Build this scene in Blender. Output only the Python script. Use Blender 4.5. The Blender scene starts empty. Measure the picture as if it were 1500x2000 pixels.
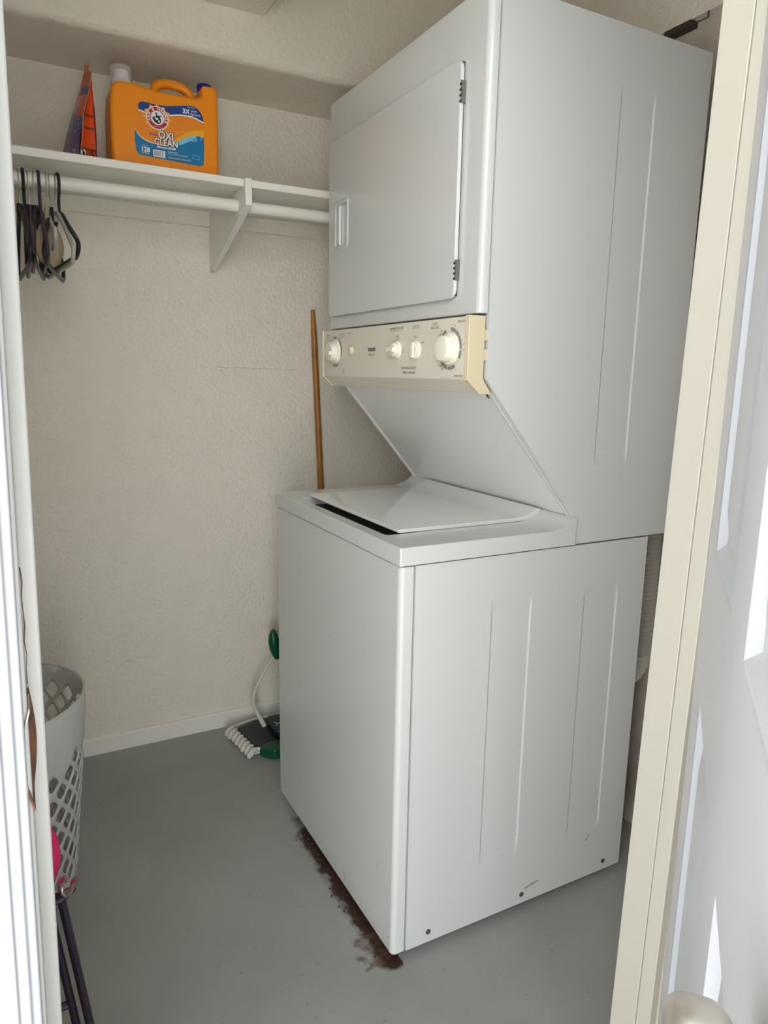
import bpy, bmesh, math, random
from mathutils import Vector, Matrix
random.seed(7)
S = bpy.context.scene
COL = S.collection
PI = math.pi

# ------------------------------------------------------------------ camera
CAM = Vector((-0.6425, -1.1208, 1.2226)); YAW, PITCH, ROLL, FPX = 0.4944, -0.1915, 0.0185, 1387.3
fw = Vector((math.sin(YAW)*math.cos(PITCH), math.cos(YAW)*math.cos(PITCH), math.sin(PITCH)))
rt = Vector((math.cos(YAW), -math.sin(YAW), 0)); up = rt.cross(fw)
r2 = rt*math.cos(ROLL)+up*math.sin(ROLL); u2 = up*math.cos(ROLL)-rt*math.sin(ROLL)
cd = bpy.data.cameras.new('camera'); cam = bpy.data.objects.new('camera', cd); COL.objects.link(cam)
cam.matrix_world = Matrix(((r2.x, u2.x, -fw.x, CAM.x), (r2.y, u2.y, -fw.y, CAM.y), (r2.z, u2.z, -fw.z, CAM.z), (0, 0, 0, 1)))
cd.sensor_fit = 'VERTICAL'; cd.sensor_height = 36.0; cd.lens = FPX*36.0/2000.0
cd.clip_start = 0.02
S.camera = cam

# ------------------------------------------------------------------ world and light
S.view_settings.view_transform = 'Standard'; S.view_settings.look = 'None'
S.view_settings.gamma = 1.0; S.view_settings.use_curve_mapping = False
S.view_settings.exposure = -0.02
world = bpy.data.worlds.new('overcast_sky'); S.world = world; world.use_nodes = True
bg = world.node_tree.nodes['Background']
def azel(az, el):    # az: degrees from straight out of the doorway towards the left; el: degrees above the horizon
    a, e = math.radians(az), math.radians(el)
    return Vector((-math.sin(a)*math.cos(e), -math.cos(a)*math.cos(e), math.sin(e)))
SKY_BASE = 1.8
GLOWS = [(azel(26, 10), 7.0, 8.6), (azel(64, 16), 8.0, 2.4)]     # direction, tightness, strength
def overcast():      # thin overcast: an even grey dome plus two added glows aimed to brighten the room
    nt = world.node_tree; L = nt.links.new
    tc = nt.nodes.new('ShaderNodeTexCoord')
    total = None
    for d, power, k in GLOWS:
        dp = nt.nodes.new('ShaderNodeVectorMath'); dp.operation = 'DOT_PRODUCT'; dp.inputs[1].default_value = d
        L(tc.outputs['Generated'], dp.inputs[0])
        mx = nt.nodes.new('ShaderNodeMath'); mx.operation = 'MAXIMUM'; mx.inputs[1].default_value = 0.0; L(dp.outputs['Value'], mx.inputs[0])
        pw = nt.nodes.new('ShaderNodeMath'); pw.operation = 'POWER'; pw.inputs[1].default_value = power; L(mx.outputs[0], pw.inputs[0])
        c1 = nt.nodes.new('ShaderNodeVectorMath'); c1.operation = 'SCALE'; c1.inputs[0].default_value = (0.97*k, 1.0*k, 1.02*k); L(pw.outputs[0], c1.inputs['Scale'])
        ad = nt.nodes.new('ShaderNodeVectorMath'); ad.operation = 'ADD'; L(c1.outputs[0], ad.inputs[0])
        if total is None: ad.inputs[1].default_value = (0.93*SKY_BASE, 0.98*SKY_BASE, 1.03*SKY_BASE)
        else: L(total, ad.inputs[1])
        total = ad.outputs[0]
    L(total, bg.inputs['Color']); bg.inputs['Strength'].default_value = 1.0
overcast()
sl_ = bpy.data.lights.new('sun', 'SUN'); sl_.energy = 41.0; sl_.angle = math.radians(3); sl_.color = (1.0, 0.985, 0.955)
so = bpy.data.objects.new('sun', sl_); COL.objects.link(so)      # high behind the building: it lights the yard, not the doorway
so.rotation_euler = Vector((0.12, -0.45, -1.0)).to_track_quat('-Z', 'Y').to_euler()
pl = bpy.data.lights.new('doorway_portal', 'AREA'); pl.shape = 'RECTANGLE'; pl.size = 0.80; pl.size_y = 2.03
pl.cycles.is_portal = True
po = bpy.data.objects.new('doorway_portal', pl); COL.objects.link(po)
po.location = (-0.232, -0.50, 1.02); po.rotation_euler = (PI/2, 0, 0)   # area lights face -Z -> into the room (+Y)

# ------------------------------------------------------------------ materials
def lin(c):
    f = lambda v: v/12.92 if v <= 0.04045 else ((v+0.055)/1.055)**2.4
    return tuple(f(x/255.0) for x in c)+(1.0,)

def mat(name, rgb, rough=0.5, metal=0.0, coat=0.0, bump=None, var=None, spec=0.5):
    m = bpy.data.materials.new(name); m.use_nodes = True
    nt = m.node_tree; b = nt.nodes['Principled BSDF']
    b.inputs['Base Color'].default_value = lin(rgb)
    b.inputs['Roughness'].default_value = rough; b.inputs['Metallic'].default_value = metal
    b.inputs['Coat Weight'].default_value = coat; b.inputs['Coat Roughness'].default_value = 0.08
    b.inputs['Specular IOR Level'].default_value = spec
    tc = nt.nodes.new('ShaderNodeTexCoord')
    if var:                                   # (scale, rgb2, amount): a gentle colour mottling
        n = nt.nodes.new('ShaderNodeTexNoise'); n.inputs['Scale'].default_value = var[0]; n.inputs['Detail'].default_value = 5
        nt.links.new(tc.outputs['Object'], n.inputs['Vector'])
        mr = nt.nodes.new('ShaderNodeMapRange'); mr.inputs['From Min'].default_value = 0.35; mr.inputs['From Max'].default_value = 0.65
        mr.inputs['To Max'].default_value = var[2]
        nt.links.new(n.outputs['Fac'], mr.inputs['Value'])
        mx = nt.nodes.new('ShaderNodeMix'); mx.data_type = 'RGBA'
        mx.inputs['A'].default_value = lin(rgb); mx.inputs['B'].default_value = lin(var[1])
        nt.links.new(mr.outputs['Result'], mx.inputs['Factor']); nt.links.new(mx.outputs['Result'], b.inputs['Base Color'])
    if bump:                                  # (scale, strength, distance)
        n = nt.nodes.new('ShaderNodeTexNoise'); n.inputs['Scale'].default_value = bump[0]; n.inputs['Detail'].default_value = 4
        nt.links.new(tc.outputs['Object'], n.inputs['Vector'])
        bp = nt.nodes.new('ShaderNodeBump'); bp.inputs['Strength'].default_value = bump[1]; bp.inputs['Distance'].default_value = bump[2]
        nt.links.new(n.outputs['Fac'], bp.inputs['Height']); nt.links.new(bp.outputs['Normal'], b.inputs['Normal'])
    return m

M = {}
M['wall'] = mat('wall_paint', (239, 231, 215), 0.5, bump=(75, 0.8, 0.006), var=(14, (234, 226, 210), 0.6))
M['smudge'] = mat('wall_smudge', (200, 191, 174), 0.8)
M['ceiling'] = mat('ceiling_paint', (238, 229, 211), 0.55, bump=(60, 0.7, 0.005))
M['plaster'] = mat('rough_plaster', (205, 193, 178), 0.8, bump=(30, 0.6, 0.006), var=(9, (170, 158, 146), 0.8))
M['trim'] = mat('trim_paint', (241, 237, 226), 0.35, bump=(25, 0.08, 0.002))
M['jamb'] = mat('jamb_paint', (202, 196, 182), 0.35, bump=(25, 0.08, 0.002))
M['jambout'] = mat('grey_jamb_paint', (158, 158, 153), 0.4, bump=(25, 0.08, 0.002))  # greyed below the hinge-side jamb paint so strong daylight does not clip it
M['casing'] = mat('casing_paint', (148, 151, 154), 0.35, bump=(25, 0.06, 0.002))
M['door'] = mat('door_paint', (201, 204, 210), 0.28, bump=(220, 0.05, 0.0006))
M['enamel'] = mat('white_enamel', (208, 209, 205), 0.22, coat=0.3, bump=(9, 0.03, 0.002))
M['lid'] = mat('lid_enamel', (222, 223, 219), 0.12, coat=0.5)
M['cream'] = mat('aged_cream_plastic', (217, 203, 170), 0.4)
M['panelface'] = mat('beige_grey_overlay', (220, 213, 196), 0.35)
M['knob'] = mat('ivory_knob_plastic', (236, 231, 212), 0.3)
M['print'] = mat('dark_print', (70, 66, 60), 0.6)
M['printgrey'] = mat('grey_print', (140, 136, 128), 0.6)
M['black'] = mat('black_plastic', (22, 21, 22), 0.4)
M['darkgap'] = mat('dark_steel_and_gap_shade', (64, 56, 50), 0.6)  # steel of bracket and hinges; also shade painted into slot and door gap
M['screw'] = mat('screw_steel', (120, 116, 108), 0.35, metal=0.8)
M['wood'] = mat('varnished_wood', (174, 116, 42), 0.35, var=(18, (138, 88, 28), 0.8))
M['foil'] = mat('aluminium_foil', (222, 220, 214), 0.38, metal=0.45)
M['chrome'] = mat('chrome_wire', (200, 198, 194), 0.22, metal=1.0)
M['satin'] = mat('satin_nickel', (214, 208, 200), 0.3, metal=0.85)
M['rust'] = mat('rust', (122, 76, 44), 0.8, var=(60, (74, 44, 28), 0.9))
M['flake'] = mat('dark_rust_flake', (84, 58, 42), 0.85)
M['basket'] = mat('grey_basket_plastic', (206, 205, 199), 0.45)
M['pink'] = mat('pink_vinyl', (226, 36, 98), 0.45)
M['purple'] = mat('dark_purple_metal', (46, 32, 48), 0.4)
M['greypl'] = mat('pale_grey_plastic', (190, 186, 176), 0.4)
M['purpleh'] = mat('purple_plastic', (62, 40, 66), 0.4)
M['beige'] = mat('beige_cloth', (172, 154, 122), 0.7, bump=(60, 0.4, 0.003))
M['orange'] = mat('orange_bottle_plastic', (250, 148, 8), 0.35, spec=0.4)
M['white'] = mat('white_ink', (240, 240, 238), 0.5)
M['navy'] = mat('navy_blue', (16, 62, 140), 0.4)
M['capblue'] = mat('blue_cap_plastic', (32, 30, 150), 0.35)
M['teal'] = mat('teal_ink', (0, 120, 172), 0.4)
M['lightblue'] = mat('pale_blue_ink', (130, 200, 225), 0.4)
M['yellow'] = mat('yellow_ink', (250, 176, 30), 0.4)
M['labelorange'] = mat('label_orange', (244, 140, 16), 0.4)
M['red'] = mat('red_ink', (190, 18, 52), 0.4)
M['ink'] = mat('dark_ink', (30, 24, 40), 0.5)
M['bagpurple'] = mat('purple_film', (84, 34, 120), 0.28)
M['bagorange'] = mat('orange_film', (226, 74, 22), 0.3)
M['mopdark'] = mat('dark_teal_plastic', (22, 34, 38), 0.4)
M['mopgreen'] = mat('green_plastic', (0, 78, 52), 0.35)
M['mopwhite'] = mat('white_fringe', (214, 210, 198), 0.9, bump=(180, 0.5, 0.003))
M['concrete_out'] = mat('pale_concrete', (214, 214, 212), 0.8, var=(3, (202, 202, 200), 0.7))
M['stucco'] = mat('stucco_paint', (186, 178, 164), 0.8, bump=(50, 0.6, 0.004))
# clear plastic of the dosing cup
mc = bpy.data.materials.new('clear_cup_plastic'); mc.use_nodes = True
b = mc.node_tree.nodes['Principled BSDF']; b.inputs['Base Color'].default_value = (0.9, 0.9, 0.9, 1)
b.inputs['Alpha'].default_value = 0.22; b.inputs['Roughness'].default_value = 0.15
M['clear'] = mc

def floor_material():
    m = bpy.data.materials.new('painted_concrete_floor'); m.use_nodes = True
    nt = m.node_tree; b = nt.nodes['Principled BSDF']; L = nt.links.new
    tc = nt.nodes.new('ShaderNodeTexCoord')
    def noise(sc, det=5):
        n = nt.nodes.new('ShaderNodeTexNoise'); n.inputs['Scale'].default_value = sc; n.inputs['Detail'].default_value = det
        L(tc.outputs['Object'], n.inputs['Vector']); return n.outputs['Fac']
    def rng(v, a, c, lo=0.0, hi=1.0):
        r = nt.nodes.new('ShaderNodeMapRange'); r.inputs['From Min'].default_value = a; r.inputs['From Max'].default_value = c
        r.inputs['To Min'].default_value = lo; r.inputs['To Max'].default_value = hi; L(v, r.inputs['Value']); return r.outputs['Result']
    def mul(a, c, op='MULTIPLY'):
        n = nt.nodes.new('ShaderNodeMath'); n.operation = op; L(a, n.inputs[0])
        if isinstance(c, float): n.inputs[1].default_value = c
        else: L(c, n.inputs[1])
        return n.outputs[0]
    def mix(f, a, c):
        n = nt.nodes.new('ShaderNodeMix'); n.data_type = 'RGBA'; L(f, n.inputs['Factor'])
        if isinstance(a, tuple): n.inputs['A'].default_value = a
        else: L(a, n.inputs['A'])
        n.inputs['B'].default_value = c; return n.outputs['Result']
    col = mix(rng(noise(4.0), 0.3, 0.7), lin((166, 167, 161)), lin((155, 156, 150)))
    col = mix(rng(noise(60.0), 0.66, 0.72, 0, 0.35), col, lin((112, 112, 106)))
    sep = nt.nodes.new('ShaderNodeSeparateXYZ'); L(tc.outputs['Object'], sep.inputs[0])
    # rusty dirt with a ragged outline along the foot of the washer's front
    near = rng(sep.outputs['X'], -0.052, 0.0)
    inside = rng(sep.outputs['X'], 0.03, 0.02)
    band = mul(rng(sep.outputs['Y'], 0.66, 0.45), rng(sep.outputs['Y'], -0.03, 0.0))
    m1 = mul(mul(near, inside), band)
    rag = mul(m1, rng(noise(28.0, 7), 0.25, 0.75, -0.35, 0.75), 'ADD')
    col = mix(rng(mul(rag, m1), 0.22, 0.62), col, lin((66, 44, 34)))
    # a paler ring of scuffed rust near the front corner
    px = rng(sep.outputs['X'], -0.11, -0.05); py = mul(rng(sep.outputs['Y'], -0.03, 0.01), rng(sep.outputs['Y'], 0.16, 0.09))
    m2 = mul(mul(px, inside), py)
    col = mix(rng(mul(m2, noise(42.0, 8)), 0.46, 0.60, 0, 0.8), col, lin((104, 84, 70)))
    L(col, b.inputs['Base Color'])
    L(rng(noise(7.0), 0.3, 0.7, 0.38, 0.55), b.inputs['Roughness'])
    bp = nt.nodes.new('ShaderNodeBump'); bp.inputs['Strength'].default_value = 0.12; bp.inputs['Distance'].default_value = 0.003
    L(noise(35.0), bp.inputs['Height']); L(bp.outputs['Normal'], b.inputs['Normal'])
    return m
M['floor'] = floor_material()

# ------------------------------------------------------------------ mesh helpers
class MB:
    """collects geometry that becomes ONE mesh object"""
    def __init__(self): self.v = []; self.f = []; self.mi = []; self.mats = []
    def mid(self, m):
        if m not in self.mats: self.mats.append(m)
        return self.mats.index(m)
    def add(self, vs, fs, m):
        o = len(self.v); self.v += [tuple(p) for p in vs]; k = self.mid(m)
        for f in fs: self.f.append([i+o for i in f]); self.mi.append(k)
        return self
    def box(self, a, c, m):
        x0, y0, z0 = a; x1, y1, z1 = c
        vs = [(x0,y0,z0),(x1,y0,z0),(x1,y1,z0),(x0,y1,z0),(x0,y0,z1),(x1,y0,z1),(x1,y1,z1),(x0,y1,z1)]
        return self.add(vs, [(0,3,2,1),(4,5,6,7),(0,1,5,4),(1,2,6,5),(2,3,7,6),(3,0,4,7)], m)
    def prism(self, poly, t0, t1, fn, m):
        """poly in (a,b); fn(a,b,t)->xyz"""
        n = len(poly)
        vs = [fn(a, c, t0) for a, c in poly]+[fn(a, c, t1) for a, c in poly]
        fs = [list(range(n))[::-1], list(range(n, 2*n))]+[(i, (i+1) % n, n+(i+1) % n, n+i) for i in range(n)]
        return self.add(vs, fs, m)
    def tube(self, path, r, m, seg=10, closed=False, flat=None):
        """r: number or list per point; flat=(axis Vector, factor) squashes the section along axis"""
        P = [Vector(p) for p in path]; n = len(P); vs = []; fs = []
        R = r if isinstance(r, (list, tuple)) else [r]*n
        prev = None
        for i in range(n):
            if closed: t = P[(i+1) % n]-P[i-1]
            else: t = P[min(i+1, n-1)]-P[max(i-1, 0)]
            t.normalize()
            if prev is None:
                a = Vector((0, 0, 1)) if abs(t.z) < 0.9 else Vector((1, 0, 0))
                u = t.cross(a).normalized()
            else:
                u = (prev-t*prev.dot(t)).normalized()
            prev = u; w = t.cross(u)
            for k in range(seg):
                d = u*math.cos(2*PI*k/seg)+w*math.sin(2*PI*k/seg)
                if flat: ax = flat[0]; d = d-ax*(d.dot(ax))*(1-flat[1])
                vs.append(P[i]+d*R[i])
        rng = n if closed else n-1
        for i in range(rng):
            j = (i+1) % n
            for k in range(seg):
                fs.append((i*seg+k, i*seg+(k+1) % seg, j*seg+(k+1) % seg, j*seg+k))
        if not closed:
            fs.append(list(range(seg))[::-1]); fs.append(list(range((n-1)*seg, n*seg)))
        return self.add(vs, fs, m)
    def lathe(self, prof, m, o=(0, 0, 0), axis=(0, 0, 1), seg=32, cap=True):
        """prof: (radius, height) list along axis from o"""
        o = Vector(o); ax = Vector(axis).normalized()
        a = Vector((0, 0, 1)) if abs(ax.z) < 0.9 else Vector((1, 0, 0))
        u = ax.cross(a).normalized(); w = ax.cross(u); vs = []; fs = []
        for r, h in prof:
            for k in range(seg): vs.append(o+ax*h+(u*math.cos(2*PI*k/seg)+w*math.sin(2*PI*k/seg))*r)
        for i in range(len(prof)-1):
            for k in range(seg): fs.append((i*seg+k, i*seg+(k+1) % seg, (i+1)*seg+(k+1) % seg, (i+1)*seg+k))
        if cap: fs.append(list(range(seg))[::-1]); fs.append(list(range((len(prof)-1)*seg, len(prof)*seg)))
        return self.add(vs, fs, m)
    def plate(self, outer, holes, th, fn, m, floor_m=None):
        """sheet with pockets. outer: 2d polygon; holes: dicts(rect=(a0,a1,b0,b1), r, rings=[(inset,depth)..]); th: rim depth"""
        bm = bmesh.new(); loops = [outer]
        for h in holes: loops.append(rrect(*h['rect'], h.get('r', 0)))
        for lp in loops:
            vv = [bm.verts.new((a, c, 0)) for a, c in lp]
            for i in range(len(vv)): bm.edges.new((vv[i], vv[(i+1) % len(vv)]))
        bmesh.ops.triangle_fill(bm, use_beauty=True, use_dissolve=False, edges=bm.edges[:], normal=(0, 0, 1))
        bm.verts.index_update()
        def inside(p, poly):
            c = False; n = len(poly)
            for i in range(n):
                x1, y1 = poly[i]; x2, y2 = poly[(i+1) % n]
                if (y1 > p[1]) != (y2 > p[1]) and p[0] < (x2-x1)*(p[1]-y1)/(y2-y1)+x1: c = not c
            return c
        vs = [fn(v.co.x, v.co.y, 0) for v in bm.verts]; fs = []
        for f in bm.faces:
            ce = f.calc_center_median()
            if any(inside(ce, lp) for lp in loops[1:]): continue
            fs.append([v.index for v in f.verts])
        self.add(vs, fs, m); bm.free()
        n = len(outer)
        if th:
            self.add([fn(a, c, 0) for a, c in outer]+[fn(a, c, th) for a, c in outer], [(i, (i+1) % n, n+(i+1) % n, n+i) for i in range(n)], m)
        for h in holes:
            a0, a1, c0, c1 = h['rect']; r = h.get('r', 0)
            lo = [(0, 0)]+list(h['rings']); vs = []; fs = []
            for ins, dep in lo:
                lp = rrect(a0+ins, a1-ins, c0+ins*h.get('ky', 1), c1-ins*h.get('ky', 1), max(r-ins*0.6, 0.0008) if r else 0)
                vs += [fn(a, c, dep) for a, c in lp]; k = len(lp)
            for i in range(len(lo)-1):
                for q in range(k): fs.append((i*k+q, i*k+(q+1) % k, (i+1)*k+(q+1) % k, (i+1)*k+q))
            self.add(vs, fs, m)
            b0 = (len(lo)-1)*k
            self.add(vs[b0:], [list(range(k))], floor_m or m)
        return self
    def build(self, name, parent=None, bevel=0.0, seg=2, smooth=True, angle=35, merge=True):
        me = bpy.data.meshes.new(name); bm = bmesh.new()
        vv = [bm.verts.new(p) for p in self.v]; bm.verts.ensure_lookup_table()
        for f, k in zip(self.f, self.mi):
            try: fc = bm.faces.new([vv[i] for i in f])
            except ValueError: continue
            fc.material_index = k; fc.smooth = smooth
        if merge:
            bmesh.ops.remove_doubles(bm, verts=bm.verts[:], dist=1e-5)
            bmesh.ops.recalc_face_normals(bm, faces=bm.faces[:])
        bm.to_mesh(me); bm.free()
        for m in self.mats: me.materials.append(m)
        if smooth and not bevel: me.set_sharp_from_angle(angle=math.radians(angle))
        o = bpy.data.objects.new(name, me); COL.objects.link(o)
        if bevel:
            md = o.modifiers.new('bevel', 'BEVEL'); md.width = bevel; md.segments = seg; md.limit_method = 'ANGLE'
            md.angle_limit = math.radians(30); md.harden_normals = True
        if parent: o.parent = parent; o.matrix_parent_inverse = Matrix.Translation(-parent.location) if not parent.parent else Matrix.Identity(4)
        return o

def rrect(a0, a1, b0, b1, r=0.0, n=5):
    if not r: return [(a0, b0), (a1, b0), (a1, b1), (a0, b1)]
    out = []
    for cx, cy, s in ((a1-r, b0+r, -90), (a1-r, b1-r, 0), (a0+r, b1-r, 90), (a0+r, b0+r, 180)):
        for i in range(n+1):
            t = math.radians(s+90*i/n); out.append((cx+r*math.cos(t), cy+r*math.sin(t)))
    return out

def thing(name, loc, label, cat, group=None):
    o = bpy.data.objects.new(name, None); COL.objects.link(o); o.location = loc
    o.empty_display_size = 0.05
    tag(o, label, cat, group); return o
def tag(o, label, cat, group=None, kind=None):
    o['label'] = label; o['category'] = cat
    if group: o['group'] = group
    if kind: o['kind'] = kind
    return o
def struct(o, label=None, cat=None):
    o['kind'] = 'structure'
    if label: o['label'] = label
    if cat: o['category'] = cat
    return o

def smooth3(P, n=5):
    out = []
    for i in range(len(P)-1):
        p0 = P[max(i-1, 0)]; p1 = P[i]; p2 = P[i+1]; p3 = P[min(i+2, len(P)-1)]
        for q in range(n):
            t = q/n; out.append(tuple(0.5*((2*p1[d])+(-p0[d]+p2[d])*t+(2*p0[d]-5*p1[d]+4*p2[d]-p3[d])*t*t+(-p0[d]+3*p1[d]-3*p2[d]+p3[d])*t**3) for d in range(len(p1))))
    return out+[P[-1]]

XZ = lambda a, c, t: (a, t, c)      # polygon in x,z extruded along y
XY = lambda a, c, t: (a, c, t)
YZ = lambda a, c, t: (t, a, c)

def text_geo(s, size, align='CENTER', shear=0.0, spacing=1.0, bold=0.0):
    cu = bpy.data.curves.new('t', 'FONT'); cu.body = s; cu.size = size; cu.align_x = align; cu.align_y = 'CENTER'
    cu.shear = shear; cu.space_character = spacing; cu.resolution_u = 3; cu.offset = bold
    ob = bpy.data.objects.new('t', cu); COL.objects.link(ob)
    dg = bpy.context.evaluated_depsgraph_get(); me = ob.evaluated_get(dg).to_mesh()
    vs = [(v.co.x, v.co.y) for v in me.vertices]; fs = [list(p.vertices) for p in me.polygons]
    ob.evaluated_get(dg).to_mesh_clear(); bpy.data.objects.remove(ob); bpy.data.curves.remove(cu)
    return vs, fs
def put_text(mb, s, size, fn, u, v, m, align='CENTER', shear=0.0, spacing=1.0, sx=1.0, rot=0.0, bold=0.0):
    vs, fs = text_geo(s, size, align, shear, spacing, bold); c, sn = math.cos(rot), math.sin(rot)
    mb.add([fn(u+(a*sx*c-q*sn), v+(a*sx*sn+q*c)) for a, q in vs], fs, m)

# ================================================================== THE ROOM
YB, XR, XL, YF, YO = 1.172, 0.83, -1.02, -0.45, -0.565
ZC = 2.44
struct(MB().box((XL-0.1, YO-0.02, -0.1), (XR+0.1, YB+0.1, 0.0), M['floor']).build('floor'), 'grey painted concrete floor with rusty dirt along the washer', 'floor')
struct(MB().box((-6, -8, -0.12), (6, YO-0.02, -0.02), M['concrete_out']).build('ground'), 'pale concrete outside the doorway', 'ground')
struct(MB().box((XL-0.1, YB, 0), (XR+0.1, YB+0.1, ZC), M['wall']).build('wall_back'), 'cream textured back wall', 'wall')
def wall_mark(pts, wd):
    q = MB()
    for (a, c), (a2, c2) in zip(pts, pts[1:]): q.add([(a, YB-0.0006, c-wd/2), (a2, YB-0.0006, c2-wd/2), (a2, YB-0.0006, c2+wd/2), (a, YB-0.0006, c+wd/2)], [(0, 1, 2, 3)], M['smudge'])
    o = q.build('crack', bpy.data.objects['wall_back'], merge=True); o['label'] = 'faint crack in the wall paint'
wall_mark([(-0.03, 1.237), (0.01, 1.2335), (0.05, 1.2345), (0.09, 1.2325), (0.13, 1.2335), (0.20, 1.231), (0.25, 1.232)], 0.0016)
wall_mark([(-0.37, 0.283), (-0.35, 0.290), (-0.345, 0.299), (-0.33, 0.297)], 0.0016)
wall_mark([(-0.305, 0.301), (-0.27, 0.3), (-0.25, 0.296)], 0.0012)
wall_mark([(-0.587, 0.838), (-0.583, 0.834)], 0.005)
struct(MB().box((XL-0.1, YF, 0), (XL, YB, ZC), M['wall']).build('wall_left'), 'cream side wall beyond the door jamb', 'wall')
w = MB().box((XR, YF, 0), (XR+0.1, YB, 2.027), M['plaster'])
w.box((XR-0.022, YF, 2.027), (XR+0.1, YB, ZC), M['wall'])
struct(w.build('wall_right'), 'plastered wall behind the washer and dryer', 'wall')
w = MB()
w.box((-3, YO, 0), (-0.655, YF, 2.9), M['stucco']); w.box((0.21, YO, 0), (3, YF, 2.9), M['stucco']); w.box((-0.655, YO, 2.07), (0.21, YF, 2.9), M['stucco'])
struct(w.build('wall_front'), 'wall with the doorway', 'wall')
struct(MB().box((XL-0.1, YF, ZC), (XR+0.1, YB+0.1, ZC+0.1), M['ceiling']).build('ceiling'), 'cream textured ceiling', 'ceiling')
# soffit along the back wall (its front lower edge rounded) and the lower ceiling box in front of it
def arc2(cx, cy, r, a0, a1, n=6): return [(cx+r*math.cos(math.radians(a0+(a1-a0)*i/n)), cy+r*math.sin(math.radians(a0+(a1-a0)*i/n))) for i in range(n+1)]
struct(MB().prism([(YB, 2.027)]+[(YB, ZC), (0.885, ZC)]+arc2(0.909, 2.051, 0.024, 180, 270), XL, XR, YZ, M['ceiling']).build('trim_1'), 'soffit box above the shelf', 'soffit')
struct(MB().box((XL, YF, 2.146), (0.052, 0.885, ZC), M['ceiling']).build('trim_2', bevel=0.006), 'lowered ceiling box in front of the soffit', 'soffit')
bb = MB().prism([(YB, 0), (YB, 0.056), (YB-0.007, 0.056), (YB-0.012, 0.050), (YB-0.013, 0)], XL, XR, YZ, M['trim'])
struct(bb.build('baseboard_back'), 'cream baseboard along the back wall', 'baseboard')

# door frame: jambs lean a little, as in the photo
def lean(k): return lambda a, c, t: (a+k*(t-1.0), c, t)
j = MB()
j.prism([(0.210, -0.45), (0.165, -0.45), (0.165, -0.4962), (0.210, -0.4962)], 0, 2.06, lean(0.022), M['jamb'])
j.prism([(0.210, -0.4974), (0.1655, -0.4974), (0.1655, -0.522), (0.210, -0.522)], 0, 2.06, lean(0.022), M['jamb'])
j.prism([(0.205, -0.5222), (0.178, -0.5222), (0.178, -0.566), (0.205, -0.566)], 0, 2.06, lean(0.022), M['jamb'])
struct(j.build('trim_3', bevel=0.0015, merge=True), 'cream door jamb on the hinge side', 'door jamb')
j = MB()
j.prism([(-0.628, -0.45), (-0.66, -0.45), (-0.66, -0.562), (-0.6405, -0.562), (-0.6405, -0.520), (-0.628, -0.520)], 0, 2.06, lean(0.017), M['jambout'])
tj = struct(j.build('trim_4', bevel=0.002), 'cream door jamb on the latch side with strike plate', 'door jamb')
st = MB()
def strike(z0, z1, n=14):
    vs = []; fs = []
    for i in range(n+1):
        t = i/n; z = z0+(z1-z0)*t; bow = math.sin(PI*t)
        for (dx, dy) in ((0.0005, -0.5215), (0.0005+0.0035*bow, -0.5235), (0.0002-0.004*bow, -0.534), (-0.0002-0.006*bow, -0.562), (-0.0002-0.007*bow, -0.566)):
            vs.append((-0.640+0.017*(z-1)+dx, dy, z))
    for i in range(n):
        for k in range(4): fs.append((i*5+k, i*5+k+1, (i+1)*5+k+1, (i+1)*5+k))
    return vs, fs
vs, fs = strike(0.890, 0.972)
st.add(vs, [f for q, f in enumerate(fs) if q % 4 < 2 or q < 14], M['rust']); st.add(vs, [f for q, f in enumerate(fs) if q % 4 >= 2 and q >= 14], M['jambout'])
o = st.build('strike_plate', tj); o['label'] = 'rusty strike plate lip'
sm = o.modifiers.new('thick', 'SOLIDIFY'); sm.thickness = 0.0012
cr = MB(); pts = [(-0.6385+0.017*(z-1)+random.uniform(-.0012, .0012), -0.5206, z) for z in [0.975+0.012*i for i in range(9)]]
cr.tube(pts, [0.0002+0.0005*random.random() for _ in pts], M['rust'], 6)
o = cr.build('paint_crack', tj); o['label'] = 'rusty crack in the paint'
# outside casing of the latch jamb
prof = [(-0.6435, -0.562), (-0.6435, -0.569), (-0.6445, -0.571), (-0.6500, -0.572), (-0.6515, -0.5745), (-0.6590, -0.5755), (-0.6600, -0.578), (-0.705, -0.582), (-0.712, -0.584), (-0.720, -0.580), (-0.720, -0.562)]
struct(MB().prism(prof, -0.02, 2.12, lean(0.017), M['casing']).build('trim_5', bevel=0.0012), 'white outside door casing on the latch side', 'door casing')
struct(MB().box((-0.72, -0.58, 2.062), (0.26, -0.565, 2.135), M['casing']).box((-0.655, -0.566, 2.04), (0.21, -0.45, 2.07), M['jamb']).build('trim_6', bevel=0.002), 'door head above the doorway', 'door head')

# the six-panel door, hinged on the right jamb and swung out
TH = math.radians(40.0)
HX, HY = 0.177, -0.567
ud = Vector((-math.cos(TH), -math.sin(TH), 0)); nd = Vector((-math.sin(TH), math.cos(TH), 0))
P0 = Vector((HX, HY, 0))+nd*0.042+ud*0.004
def dmap(a, c, t): q = P0+ud*a-nd*t; return (q.x, q.y, c)
holes = []
for a0, a1 in ((0.115, 0.355), (0.455, 0.695)):
    for z0, z1 in ((0.23, 0.855), (1.03, 1.66), (1.76, 1.92)):
        holes.append(dict(rect=(a0, a1, z0, z1), rings=[(0.004, 0.001), (0.016, 0.010), (0.024, 0.010), (0.060, 0.003)]))
dm = MB().plate([(0, 0.012), (0.80, 0.012), (0.80, 2.03), (0, 2.03)], holes, 0.040, dmap, M['door'])
dm.add([dmap(0, .012, .04), dmap(.8, .012, .04), dmap(.8, 2.03, .04), dmap(0, 2.03, .04)], [(0, 1, 2, 3)], M['door'])
door = struct(dm.build('door_1', angle=20), 'white six-panel door swung open at the right', 'door')
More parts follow.
